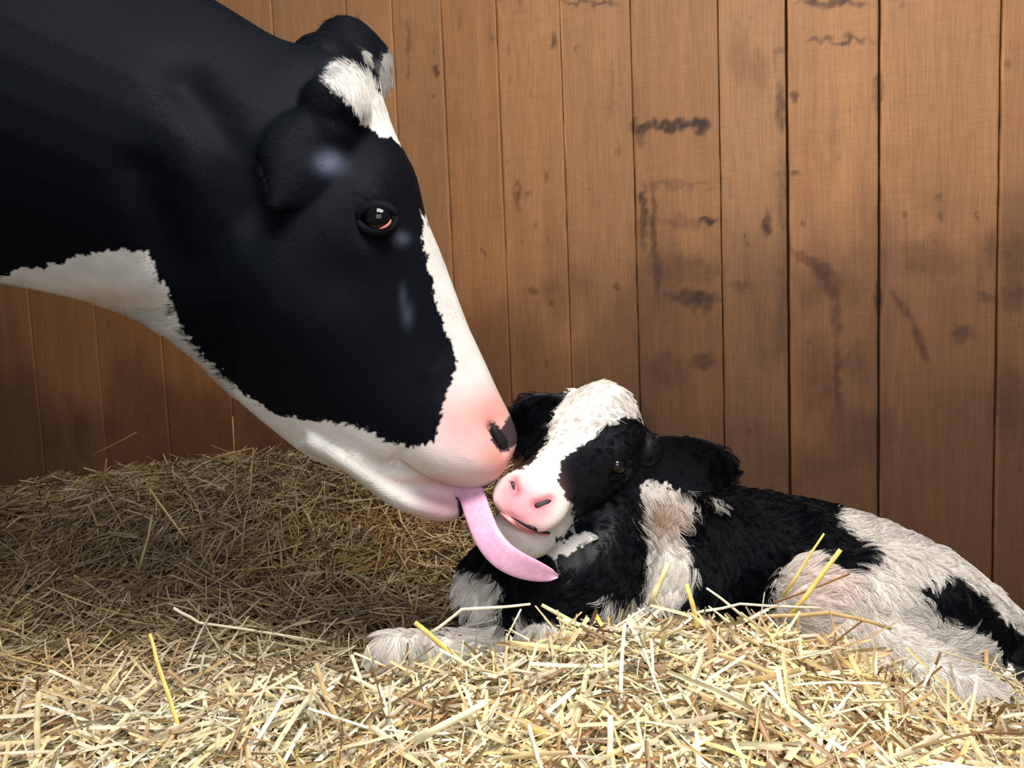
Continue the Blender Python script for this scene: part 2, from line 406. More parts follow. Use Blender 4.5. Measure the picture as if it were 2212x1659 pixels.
# ------------------------------------------------------------------ organic modelling helpers
class Shape:
    def __init__(s): s.V = []; s.F = []; s.n = 0
    def add(s, V, F):
        s.V.append(np.asarray(V, float)); s.F += [tuple(int(i) + s.n for i in f) for f in F]; s.n += len(V)
    def sphere(s, c, r, sc=(1, 1, 1), rot=None, nu=18, nv=12):
        V = [(0, 0, 1)]
        for j in range(1, nv):
            for i in range(nu):
                a = 2 * math.pi * i / nu; b = math.pi * j / nv
                V.append((math.sin(b) * math.cos(a), math.sin(b) * math.sin(a), math.cos(b)))
        V.append((0, 0, -1)); V = np.array(V) * r * np.array(sc)
        if rot is not None: V = V @ np.array(rot).T
        F = [(0, 1 + i, 1 + (i + 1) % nu) for i in range(nu)]
        for j in range(nv - 2):
            for i in range(nu):
                a = 1 + j * nu + i; b = 1 + j * nu + (i + 1) % nu
                F.append((a, a + nu, b + nu, b))
        L = len(V) - 1; k = 1 + (nv - 2) * nu
        F += [(L, k + (i + 1) % nu, k + i) for i in range(nu)]
        s.add(V + np.array(c), F)
    def chain(s, pts, sc=(1, 1, 1), step=0.25):
        """pts: (point, radius): spheres strung closely along a Catmull-Rom path"""
        P = np.array([list(p) + [r] for p, r in pts], float)
        Q = catmull(P, 24)
        last = None
        for q in Q:
            if last is not None and np.linalg.norm(q[:3] - last[:3]) < step * q[3]: continue
            s.sphere(q[:3], q[3], sc); last = q
        s.sphere(Q[-1][:3], Q[-1][3], sc)
    def loft(s, st, side, nr=36, sub=6, pw=0.85):
        """st rows: top(3) bottom(3) wt wm wb"""
        A = catmull(np.array([list(a) + list(b) + [c, d, e] for a, b, c, d, e in st], float), sub)
        th = np.linspace(0, 2 * math.pi, nr, endpoint=False)
        cs, sn = np.cos(th), np.sin(th)
        V = []
        for r in A:
            T, B, wt, wm, wb = r[:3], r[3:6], r[6], r[7], r[8]
            w = wm * (1 - cs ** 2) + np.where(cs > 0, wt * (cs ** 2), wb * (cs ** 2))
            sg = np.sign(sn) * np.abs(sn) ** pw
            V.append((T + B) / 2 + (T - B)[None] / 2 * cs[:, None] + np.array(side)[None] * (w * sg)[:, None])
        n = len(V)
        V = np.concatenate(V); F = []
        for j in range(n - 1):
            for i in range(nr):
                a = j * nr + i; b = j * nr + (i + 1) % nr
                F.append((a, b, b + nr, a + nr))
        c0 = V[:nr].mean(0); c1 = V[-nr:].mean(0)
        V = np.concatenate([V, [c0, c1]]); k = len(V) - 2
        F += [(k, (i + 1) % nr, i) for i in range(nr)]
        F += [(k + 1, (n - 1) * nr + i, (n - 1) * nr + (i + 1) % nr) for i in range(nr)]
        s.add(V, F)
    def ear(s, base, tip, wdir, opening, widths, cup=0.5, th=0.012, droop=(0, 0, 0)):
        base, tip, wdir, opening = map(lambda v: np.array(v, float), (base, tip, wdir, opening))
        ax = tip - base; wdir = wdir - ax * (wdir @ ax) / (ax @ ax); wdir /= np.linalg.norm(wdir)
        nrm = np.cross(ax, wdir); nrm /= np.linalg.norm(nrm)
        if nrm @ opening < 0: nrm = -nrm
        wv = catmull(np.array([[w] for w in widths], float), 6)[:, 0]
        nu, nv = len(wv), 13
        top, bot = [], []
        for j, w in enumerate(wv):
            u = j / (nu - 1)
            for i in range(nv):
                v = -1 + 2 * i / (nv - 1)
                a = v * cup * 1.4
                p = base + ax * u + np.array(droop) * u * u + wdir * (w * math.sin(a) / max(math.sin(cup * 1.4), 1e-3)) + nrm * (w * (1 - math.cos(a)) * 1.2)
                e = th * 0.5 * (1 - 0.55 * abs(v) ** 3) * (1 - 0.4 * u)
                top.append(p + nrm * e); bot.append(p - nrm * e)
        V = top + bot; o = nu * nv; F = []
        for j in range(nu - 1):
            for i in range(nv - 1):
                a = j * nv + i
                F.append((a, a + 1, a + nv + 1, a + nv)); F.append((o + a, o + a + nv, o + a + nv + 1, o + a + 1))
        for j in range(nu - 1):
            for i in (0, nv - 1):
                a = j * nv + i; F.append((a, a + nv, o + a + nv, o + a) if i == 0 else (a, o + a, o + a + nv, a + nv))
        for i in range(nv - 1):
            F.append((i, o + i, o + i + 1, i + 1)); b = (nu - 1) * nv + i; F.append((b, b + 1, o + b + 1, o + b))
        s.add(V, F)
    def remesh(s, name, voxel, smooth=6):
        me = mesh_np(name, np.concatenate(s.V), s.F)
        o = bpy.data.objects.new(name, me); COL.objects.link(o)
        m = o.modifiers.new('r', 'REMESH'); m.mode = 'VOXEL'; m.voxel_size = voxel
        m2 = o.modifiers.new('s', 'SMOOTH'); m2.factor = 0.5; m2.iterations = smooth
        dg = bpy.context.evaluated_depsgraph_get(); dg.update()
        out = bpy.data.meshes.new_from_object(o.evaluated_get(dg))
        bpy.data.objects.remove(o); bpy.data.meshes.remove(me)
        out.name = name
        return out

def catmull(P, sub):
    P = np.concatenate([[2 * P[0] - P[1]], P, [2 * P[-1] - P[-2]]])
    out = []
    for i in range(1, len(P) - 2):
        a, b, c, d = P[i - 1], P[i], P[i + 1], P[i + 2]
        for t in np.linspace(0, 1, sub, endpoint=False):
            out.append(0.5 * (2 * b + (c - a) * t + (2 * a - 5 * b + 4 * c - d) * t * t + (3 * b - a - 3 * c + d) * t ** 3))
    out.append(P[-2])
    return np.array(out)

def get_vn(me):
    n = len(me.vertices); V = np.empty(n * 3, np.float32); me.vertices.foreach_get('co', V)
    N = np.empty(n * 3, np.float32); me.vertex_normals.foreach_get('vector', N)
    return V.reshape(-1, 3).astype(float), N.reshape(-1, 3).astype(float)
def set_v(me, V):
    me.vertices.foreach_set('co', V.astype(np.float32).ravel()); me.update()
def seg_dist(V, pts):
    d = np.full(len(V), 1e9)
    for a, b in zip(pts[:-1], pts[1:]):
        a, b = np.array(a), np.array(b); ab = b - a
        t = np.clip(((V - a) @ ab) / (ab @ ab), 0, 1)
        d = np.minimum(d, np.linalg.norm(V - a - t[:, None] * ab, axis=1))
    return d
def bump(V, N, c, r, h, direction=None):
    """push along the normal around a point (or a polyline) with a gaussian"""
    c = np.array(c, float)
    d = np.linalg.norm(V - c, axis=1) if c.ndim == 1 else seg_dist(V, c)
    w = np.exp(-(d / r) ** 2) * h
    return V + (N if direction is None else np.array(direction)[None]) * w[:, None]
from mathutils.bvhtree import BVHTree
def bvh(V, me): return BVHTree.FromPolygons([Vector(v) for v in V], [tuple(p.vertices) for p in me.polygons])
def on_skin(bt, px, py):
    """point and normal of the skin where the photo shows (px, py)"""
    d = Vector(at(px, py, 1.0) - CAM).normalized()
    co, no, _, _ = bt.ray_cast(Vector(CAM), d)
    return np.array(co), np.array(no)
def pit(nm, c, no, a, b, ax, mat, par, thick=0.4, sink=0.2):
    """dark almond shaped nostril lining lying in the skin at c"""
    ax = ax - no * (ax @ no); ax /= np.linalg.norm(ax); b2 = np.cross(no, ax)
    sh = Shape(); sh.sphere((0, 0, 0), 1, (a, b, b * thick), nu=28, nv=18)
    V = np.concatenate(sh.V)
    V[:, 1] *= (1 - 0.35 * (V[:, 0] / a))
    V = c - no * b * thick * sink + V[:, :1] * ax + V[:, 1:2] * b2 + V[:, 2:] * no
    return link(nm, mesh_np(nm, V, sh.F), mat, par)
def smoothpoly(q, poly, jag, P, seed, sc=180):
    qq = q + (np.stack([noise3(P, sc, seed), noise3(P, sc, seed + 1)], -1) - 0.5) * 2 * jag \
           + (np.stack([noise3(P, sc * .25, seed + 2), noise3(P, sc * .25, seed + 3)], -1) - 0.5) * jag
    return inpoly(qq, poly)

def fur(name, me, parent, mat, count, length, flow, colf, radius, lift=0.35, clump=0.0, nclump=0, npts=5, mask=None, curl=0.0, rough=0.15, seed=1):
    """coat of single hairs rooted on the surface of the body mesh"""
    r = np.random.default_rng(seed)
    me.calc_loop_triangles()
    T = np.empty(len(me.loop_triangles) * 3, np.int32); me.loop_triangles.foreach_get('vertices', T); T = T.reshape(-1, 3)
    V, N = get_vn(me)
    A, B, Cc = V[T[:, 0]], V[T[:, 1]], V[T[:, 2]]
    ar = np.linalg.norm(np.cross(B - A, Cc - A), axis=1)
    if mask is not None: ar = ar * mask((A + B + Cc) / 3)
    def sample(n):
        k = r.choice(len(T), n, p=ar / ar.sum())
        u = r.random((n, 2)); fl = u.sum(1) > 1; u[fl] = 1 - u[fl]
        w = np.stack([1 - u.sum(1), u[:, 0], u[:, 1]], -1)
        P = (V[T[k]] * w[..., None]).sum(1); Nn = (N[T[k]] * w[..., None]).sum(1)
        Nn /= np.linalg.norm(Nn, axis=1, keepdims=True)
        return P, Nn
    def strand(P, Nn, rg, wild=1.0):
        f = flow(P); f = f - Nn * (f * Nn).sum(1, keepdims=True); f /= np.linalg.norm(f, axis=1, keepdims=True) + 1e-6
        sd = np.cross(Nn, f)
        sw = (noise3(P, 14, 21) - 0.5) * 2 * curl * 2 + (noise3(P, 40, 22) - 0.5) * curl * 2
        L = length(P) * rg.uniform(0.7, 1.25, len(P))
        lf = (lift(P) if callable(lift) else lift) * rg.uniform(0.5, 1.5, len(P)) * (1 if wild == 1 else 1.5)
        d = f + sd * (sw + rg.normal(0, rough * wild, len(P)))[:, None] + Nn * lf[:, None]
        d /= np.linalg.norm(d, axis=1, keepdims=True)
        t = np.linspace(0, 1, npts)[None, :, None]
        cv = -Nn * (lf * 0.55)[:, None] + sd * (sw * 0.6)[:, None]
        return P[:, None] - Nn[:, None] * 0.0008 + (d[:, None] * t + cv[:, None] * t * t) * L[:, None, None]
    P, Nn = sample(count)
    X = strand(P, Nn, r)
    if nclump:
        cp, cn = sample(nclump); CX = strand(cp, cn, r, 2.2)
        kd = KDTree(nclump)
        for i, p in enumerate(cp): kd.insert(p, i)
        kd.balance()
        ids = np.array([kd.find(p)[1] for p in P])
        t = (np.linspace(0, 1, npts) ** 1.3)[None, :, None] * clump
        X = X * (1 - t) + (CX[ids] + 0.12 * (P - cp[ids])[:, None]) * t
    C = colf(P)
    C = C * r.uniform(0.82, 1.12, (len(C), 1))
    hc = bpy.data.hair_curves.new(name)
    hc.add_curves([npts] * count)
    hc.attributes['position'].data.foreach_set('vector', X.astype(np.float32).ravel())
    ra = hc.attributes.get('radius') or hc.attributes.new('radius', 'FLOAT', 'POINT')
    rr = (radius * np.linspace(1, 0.25, npts)[None] * r.uniform(0.7, 1.2, (count, 1))).astype(np.float32)
    ra.data.foreach_set('value', rr.ravel())
    ca = hc.attributes.new('coat', 'FLOAT_COLOR', 'POINT')
    c4 = np.ones((count, npts, 4), np.float32); c4[..., :3] = np.clip(C, 0, 1)[:, None]
    ca.data.foreach_set('color', c4.ravel())
    return link(name, hc, mat, parent)

BLACK = lin(8, 10, 17); WHITE = lin(222, 214, 204)

# ------------------------------------------------------------------ COW
CY = 1.12                                            # middle plane of the cow
def c3(px, py, y=CY): return at(px, py, y)
def build_cow():
    sh = Shape(); side = (0, 1, 0)
    # head: poll to mouth corner (front line point, jaw line point, half widths)
    hd = [((778, 138), (440, 500), .050, .060, .05), ((815, 185), (370, 640), .070, .088, .05),
          ((856, 290), (365, 722), .082, .098, .050), ((898, 375), (430, 782), .092, .104, .050),
          ((922, 470), (510, 860), .088, .098, .046), ((955, 552), (585, 925), .070, .086, .042),
          ((988, 640), (665, 985), .056, .074, .040), ((1022, 728), (745, 1020), .050, .068, .042),
          ((1045, 780), (800, 1030), .050, .066, .040)]
    sh.loft([(c3(*a), c3(*b), w1, w2, w3) for a, b, w1, w2, w3 in hd], side)
    up = [((1010, 700), (790, 955), .046, .062, .05), ((1045, 775), (835, 985), .050, .070, .055), ((1075, 842), (870, 1012), .060, .080, .062),
          ((1098, 888), (925, 1034), .064, .084, .066), ((1111, 918), (980, 1047), .060, .082, .062), ((1118, 945), (1028, 1051), .050, .070, .055), ((1114, 968), (1064, 1040), .030, .050, .035)]
    sh.loft([(c3(*a), c3(*b), w1, w2, w3) for a, b, w1, w2, w3 in up], side)
    lo = [((700, 900), (655, 968), .03, .045, .032), ((790, 965), (750, 1018), .034, .05, .036), ((860, 1018), (812, 1066), .034, .046, .033),
          ((910, 1042), (865, 1098), .034, .048, .036), ((955, 1052), (925, 1118), .036, .048, .036), ((990, 1062), (968, 1124), .03, .044, .032), ((1008, 1076), (1000, 1112), .018, .03, .02)]
    sh.loft([(c3(*a), c3(*b), w1, w2, w3) for a, b, w1, w2, w3 in lo], side)
    sh.chain([(c3(780, 975), .022), (c3(860, 1012), .017), (c3(920, 1040), .014), (c3(975, 1054), .012)], sc=(1, 2.2, 1))
    # neck, shoulder
    nk = [((800, 165), (520, 720), .055, .085, .05), ((690, 108), (395, 742), .060, .105, .055), ((600, 80), (300, 692), .055, .118, .055),
          ((480, 8), (190, 655), .050, .130, .055), ((330, -80), (60, 625), .050, .145, .06), ((150, -190), (-60, 610), .06, .165, .07),
          ((-60, -300), (-200, 630), .08, .19, .09), ((-300, -420), (-380, 700), .10, .22, .12), ((-620, -520), (-640, 850), .12, .26, .16),
          ((-1000, -540), (-1000, 930), .14, .31, .2), ((-1600, -500), (-1600, 930), .16, .35, .24), ((-2300, -500), (-2300, 900), .16, .36, .24),
          ((-2900, -520), (-2850, 800), .16, .31, .2), ((-3250, -460), (-3250, 560), .12, .25, .15), ((-3400, -330), (-3380, 200), .06, .14, .08)]
    sh.loft([(c3(*a), c3(*b), w1, w2, w3) for a, b, w1, w2, w3 in nk], side)
    g = 0.125
    for s_, dx in ((-1, 0), (1, 0.05)):
        y = CY + s_ * 0.17
        x0 = -1.30 + dx
        sh.chain([((x0, y, .95), .12), ((x0 + .02, y, .70), .085), ((x0 + .03, y, .47), .052), ((x0 + .02, y, .42), .05), ((x0 + .01, y, .28), .035), ((x0, y, .20), .042), ((x0 + .03, y, g + .045), .055), ((x0 + .04, y, g + .02), .06)])
        x1 = -2.62 + dx
        sh.chain([((x1 + .1, y, 1.0), .17), ((x1 + .16, y, .78), .12), ((x1 - .02, y, .60), .07), ((x1 - .10, y, .52), .055), ((x1 - .06, y, .38), .042), ((x1 - .04, y, .22), .045), ((x1, y, g + .045), .055), ((x1 + .01, y, g + .02), .06)])
    # near ear (hangs out towards the camera), far ear (raised behind the poll)
    yn = CY - 0.085
    sh.sphere(c3(712, 290, yn + .025), .034); sh.sphere(c3(725, 240, CY - 0.05), .045, (1, 1, 1)); sh.sphere(c3(752, 208, CY), .044, (1, 1.6, 1))
    sh.ear(c3(715, 265, yn + .005), c3(585, 452, yn - 0.035), (c3(660, 150) - c3(740, 380)), (0.2, 0.9, -0.3), (.038, .052, .060, .058, .047, .028, .006), cup=0.6, th=.011)
    sh.ear(c3(735, 195, CY + .06), c3(738, 33, CY + .13), (c3(850, 130) - c3(640, 130)), (0.45, 0.85, 0.0), (.052, .062, .068, .072, .072, .064, .036), cup=0.85, th=.013)
    sh.sphere(c3(705, 165, CY + .06), .058)
    me = sh.remesh('cow_body', 0.0037, 12)
    V, N = get_vn(me)
    nr = CY - 0.10
    V = bump(V, N, c3(830, 410, nr), .030, .014)          # orbital ridge
    V = bump(V, N, c3(870, 440, nr), .022, .008)
    V = bump(V, N, c3(790, 520, nr), .040, .006)
    V = bump(V, N, c3(600, 640, nr), .085, .012)          # cheek muscle
    V = bump(V, N, c3(720, 600, nr), .045, -.010)
    V = bump(V, N, [c3(800, 560, nr), c3(880, 700, nr + .02), c3(930, 800, nr + .03)], .018, .005)
    V = bump(V, N, [c3(400, 180, nr), c3(500, 330, nr), c3(560, 470, nr)], .030, -.014)   # neck fold
    V = bump(V, N, [c3(300, 380, nr - .02), c3(360, 560, nr)], .03, -.012)
    V = bump(V, N, c3(440, 330, nr - .02), .06, .012)
    V = bump(V, N, c3(818, 478, nr), .021, -.012)         # eye socket
    bt = bvh(V, me)
    na, nb = on_skin(bt, 1064, 924)[0], on_skin(bt, 1090, 966)[0]
    for s_ in (-1, 1):
        y = CY + s_ * .070
        m3 = np.array([1, -s_, 1]); o3 = np.array([0, CY * (1 + s_), 0])
        V = bump(V, N, [na * m3 + o3, nb * m3 + o3], .008, -.010)     # nostrils
        V = bump(V, N, c3(1105, 915, y), .014, .003)
        V = bump(V, N, c3(1010, 900, y), .035, .005)
        V = bump(V, N, c3(940, 985, y), .030, .006)
    set_v(me, V); V, N = get_vn(me)
    bt = bvh(V, me)
    crease = [on_skin(bt, *p)[0] for p in ((872, 1004), (900, 1022), (945, 1042), (985, 1052))]
    V = bump(V, N, crease, .006, -.006)
    set_v(me, V); V, N = get_vn(me)
    POLL = [(700, 150), (722, 134), (765, 145), (796, 168), (816, 200), (900, 250), (890, 320), (862, 308), (820, 290), (780, 268), (768, 240), (740, 208), (712, 192)]
    BIG = [(915, 452), (918, 520), (925, 560), (930, 600), (938, 650), (955, 680), (975, 740), (985, 790), (978, 830), (965, 860), (955, 880), (940, 930), (925, 955), (905, 965), (870, 962),
           (850, 965), (800, 930), (740, 915), (680, 910), (630, 905), (590, 895), (540, 862), (490, 815), (445, 770), (408, 728), (378, 680), (355, 620), (334, 575), (324, 545),
           (230, 540), (180, 555), (130, 570), (60, 580), (0, 600), (-120, 625), (-300, 760), (-300, 1000), (500, 1300), (1400, 1300), (1400, 700), (1000, 440), (940, 430)]
    def colf(P):
        q = proj(P)
        w = smoothpoly(q, POLL, 9, P, 50) | smoothpoly(q, BIG, 10, P, 52)
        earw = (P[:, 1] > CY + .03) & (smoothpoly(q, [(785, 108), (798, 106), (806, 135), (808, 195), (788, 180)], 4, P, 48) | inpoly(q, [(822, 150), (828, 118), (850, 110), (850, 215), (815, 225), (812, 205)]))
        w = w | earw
        C = np.where(w[:, None], (WHITE * np.array([.84, .86, .88]))[None], BLACK[None])
        n = noise3(P, 60, 55)[:, None]
        C = np.where(w[:, None], C * (0.86 + 0.2 * n), C)
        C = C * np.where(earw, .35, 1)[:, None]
        # warm dirty tint on the throat hair
        th = np.exp(-(((q[:, 0] - 230) / 130) ** 2 + ((q[:, 1] - 650) / 30) ** 2))[:, None] * w[:, None]
        C = C * (1 - th * (1 - np.array([0.80, 0.68, 0.56])))
        def blob(cx, cy, rx, ry, col, s=1.0):
            nonlocal C
            g_ = np.exp(-(((q[:, 0] - cx) / rx) ** 2 + ((q[:, 1] - cy) / ry) ** 2))[:, None] * s * w[:, None]
            g_ = np.clip(g_, 0, 1); C = C * (1 - g_) + col * g_
        pk = lin(210, 136, 126); lp = lin(216, 174, 176)
        blob(1000, 930, 100, 110, lp, .75); blob(1060, 895, 55, 50, pk, .95); blob(990, 900, 50, 50, pk, .55); blob(1070, 985, 50, 45, pk, .85)
        blob(1095, 1000, 45, 40, pk, .6)
        blob(940, 1010, 80, 40, WHITE, .5); blob(960, 1090, 50, 50, lin(218, 160, 170), .85); blob(900, 1040, 60, 12, lin(190, 140, 130), .6)
        nos = smoothpoly(q, [(1057, 918), (1070, 912), (1082, 926), (1096, 905), (1112, 890), (1135, 930), (1118, 962), (1102, 968), (1090, 980), (1074, 966), (1060, 940)], 4, P, 57)
        C = np.where(nos[:, None], lin(62, 50, 54)[None], C)
        nos2 = inpoly(q, [(1060, 920), (1072, 920), (1080, 950), (1090, 972), (1076, 964), (1062, 942)])
        C = np.where(nos2[:, None], lin(20, 14, 16)[None], C)
        lt = smoothpoly(q, [(986, 1070), (1020, 1060), (1020, 1135), (992, 1125)], 4, P, 58)
        C = np.where(lt[:, None], lin(50, 44, 52)[None], C)
        cr = np.exp(-(seg_dist(P, crease) / .006) ** 2)[:, None] * .6
        C = C * (1 - cr) + lin(150, 96, 92) * cr
        # grey flecks by ear and eye; the one below the eye a painted highlight
        for cx, cy, rx, ry, s in ((712, 352, 28, 22, .55), (725, 160, 22, 20, .5), (868, 515, 16, 14, .22), (880, 680, 12, 26, .15), (870, 640, 8, 24, .12)):
            g_ = np.exp(-(((q[:, 0] - cx) / rx) ** 2 + ((q[:, 1] - cy) / ry) ** 2))[:, None] * s * (P[:, 1] < CY)[:, None]
            C = C * (1 - g_) + lin(120, 124, 145) * g_
        return C
    add_col(me, 'coat', colf(V))
    skin = mat_attr('cow_skin', 'coat', 0.55, 0.05, bump=0.25, nscale=500)
    hair = mat_attr('cow_hair', 'coat', 0.45, 0.07)
    root = bpy.data.objects.new('cow', None); COL.objects.link(root)
    root['label'] = 'adult black and white dairy cow lowering her head to lick the newborn calf'; root['category'] = 'cow'
    link('body', me, skin, root)
    hdir = c3(770, 105) - c3(1100, 900); hdir = hdir / np.linalg.norm(hdir)
    bdir = np.array([-1, 0, -0.25])
    def flow(P):
        q = proj(P); t = np.clip((q[:, 0] - 450) / 300, 0, 1)[:, None]
        return bdir * (1 - t) + (hdir * 0.9 + np.array([-.35, 0, -.2])) * t
    def length(P):
        q = proj(P)
        L = np.full(len(P), 0.009)
        muz = np.clip((q[:, 0] - 860) / 120, 0, 1) * np.clip((q[:, 1] - 700) / 120, 0, 1)
        L = L * (1 - 0.72 * muz)
        L = L + 0.008 * (np.hypot(q[:, 0] - 780, q[:, 1] - 215) < 80) + 0.008 * ((P[:, 2] < c3(300, 660)[2]) & (q[:, 0] < 520))
        return L
    def mask(Pc):
        q = proj(Pc)
        bare = inpoly(q, [(1040, 900), (1090, 880), (1150, 880), (1150, 1010), (1085, 1015), (1050, 960)])
        return np.where(Pc[:, 0] > -0.85, 1.0, 0.0) * np.where(bare, 0.05, 1) * np.where(q[:, 1] < -150, 0.15, 1) * np.where(Pc[:, 1] > CY + .03, 0.45, 1)
    fur('coat_hair', me, root, hair, 210000, length, flow, colf, 0.00021, lift=0.15, npts=4, mask=mask, curl=0.10, rough=0.10, seed=11)
    nm_ = mat_plain('nostril_lining', lin(16, 10, 12), 0.5, 0.3)
    bt = bvh(V, me)
    pc, pn = on_skin(bt, 1077, 944)
    nax = c3(1096, 974) - c3(1062, 918)
    pit('nostril', pc, pn, .0185, .0075, -nax, nm_, root)
    far, _, _, _ = bt.find_nearest(Vector((pc[0], 2 * CY - pc[1], pc[2]))); pit('nostril', np.array(far), pn * np.array([1, -1, 1]), .0185, .0075, -nax, nm_, root)
    # eye
    E = c3(818, 474, nr + .020)
    es = Shape(); es.sphere(E, .0200, nu=36, nv=24)
    eye = link('eye', mesh_np('eye', np.concatenate(es.V), es.F), mat_plain('wet_eye', lin(8, 6, 6), 0.05, 0.3), root)
    def arc(c, r1, r2, a0, a1, tube, off, nm, mat, par):
        pts = []
        for k in range(19):
            a = math.radians(a0 + (a1 - a0) * k / 18)
            pts.append(np.array(c) + r1 * math.cos(a) * CR + r2 * math.sin(a) * CU + np.array([0, off, 0]))
        sh_ = Shape(); P_ = np.array(pts)
        V_ = []; n_ = 8
        for k, p in enumerate(P_):
            tg = P_[min(k + 1, 18)] - P_[max(k - 1, 0)]; tg /= np.linalg.norm(tg)
            a_ = np.cross(tg, (0, 1, 0)); a_ /= np.linalg.norm(a_); b_ = np.cross(tg, a_)
            rr = tube * max(0.15, math.sin(math.pi * k / 18) ** 0.6)
            for j in range(n_):
                an = 2 * math.pi * j / n_; V_.append(p + rr * (math.cos(an) * a_ + math.sin(an) * b_))
        F_ = [(k * n_ + j, k * n_ + (j + 1) % n_, (k + 1) * n_ + (j + 1) % n_, (k + 1) * n_ + j) for k in range(18) for j in range(n_)]
        F_ += [tuple(range(n_))[::-1], tuple(18 * n_ + j for j in range(n_))]
        sh_.add(V_, F_)
        return link(nm, mesh_np(nm, np.concatenate(sh_.V), sh_.F), mat, par)
    lidm = mat_plain('eyelid', BLACK * 0.7, 0.75, 0.1)
    arc(E, .0235, .0150, 10, 195, .0085, -.008, 'eyelid', lidm, eye)
    arc(E, .0235, .0160, 175, 375, .0070, -.008, 'eyelid', lidm, eye)
    arc(E, .0175, .0130, -80, -5, .0018, -.0155, 'eyelid_rim', mat_plain('pink_rim', lin(190, 110, 100), 0.35, 0.5), eye)
    # tongue
    ty = 1.02
    tg = [(c3(985, 1040, CY - .01), .017, .010), (c3(1016, 1062, CY - .03), .0175, .009), (c3(1034, 1110, ty + .03), .0175, .009), (c3(1054, 1158, ty), .0175, .009), (c3(1082, 1194, ty - .012), .0175, .0085),
          (c3(1116, 1216, ty - .015), .0165, .0075), (c3(1155, 1231, ty - .008), .0135, .0065), (c3(1188, 1240, ty), .0080, .005), (c3(1206, 1243, ty), .002, .002)]
    A = catmull(np.array([list(p) + [a, b] for p, a, b in tg]), 8); n_ = 24; V_ = []
    for k, r in enumerate(A):
        t_ = A[min(k + 1, len(A) - 1)][:3] - A[max(k - 1, 0)][:3]; t_ /= np.linalg.norm(t_)
        a_ = np.cross(t_, (0, 1, 0)); a_ /= np.linalg.norm(a_); b_ = np.cross(t_, a_)
        for j in range(n_):
            an = 2 * math.pi * j / n_; V_.append(r[:3] + a_ * r[3] * math.cos(an) + b_ * (r[4] * math.sin(an) + .004 * math.cos(an) ** 2))
    F_ = [(k * n_ + j, k * n_ + (j + 1) % n_, (k + 1) * n_ + (j + 1) % n_, (k + 1) * n_ + j) for k in range(len(A) - 1) for j in range(n_)]
    F_ += [tuple(range(n_))[::-1], tuple((len(A) - 1) * n_ + j for j in range(n_))]
    m, t, b = nmat('tongue_skin')
    b.inputs['Base Color'].default_value = (*lin(226, 172, 198), 1); b.inputs['Roughness'].default_value = 0.36
    b.inputs['Subsurface Weight'].default_value = 0.3; b.inputs['Subsurface Radius'].default_value = (.01, .004, .004); b.inputs['Subsurface Scale'].default_value = 1
    n3 = t.nodes.new('ShaderNodeTexNoise'); n3.inputs['Scale'].default_value = 22; rp = t.nodes.new('ShaderNodeValToRGB')
    rp.color_ramp.elements[0].position = .35; rp.color_ramp.elements[0].color = (*lin(222, 164, 192), 1); rp.color_ramp.elements[1].position = .65; rp.color_ramp.elements[1].color = (*lin(230, 178, 206), 1)
    t.links.new(n3.outputs['Fac'], rp.inputs['Fac']); t.links.new(rp.outputs['Color'], b.inputs['Base Color'])
    n = t.nodes.new('ShaderNodeTexNoise'); n.inputs['Scale'].default_value = 900; bp = t.nodes.new('ShaderNodeBump'); bp.inputs['Strength'].default_value = .12; bp.inputs['Distance'].default_value = .0006
    tc = t.nodes.new('ShaderNodeTexCoord'); t.links.new(tc.outputs['Object'], n.inputs['Vector']); t.links.new(n.outputs['Fac'], bp.inputs['Height']); t.links.new(bp.outputs['Normal'], b.inputs['Normal'])
    o = link('tongue', mesh_np('tongue', np.array(V_), F_), m, root); o['label'] = 'long pink tongue curling round the chin of the calf'
    return root
build_cow()

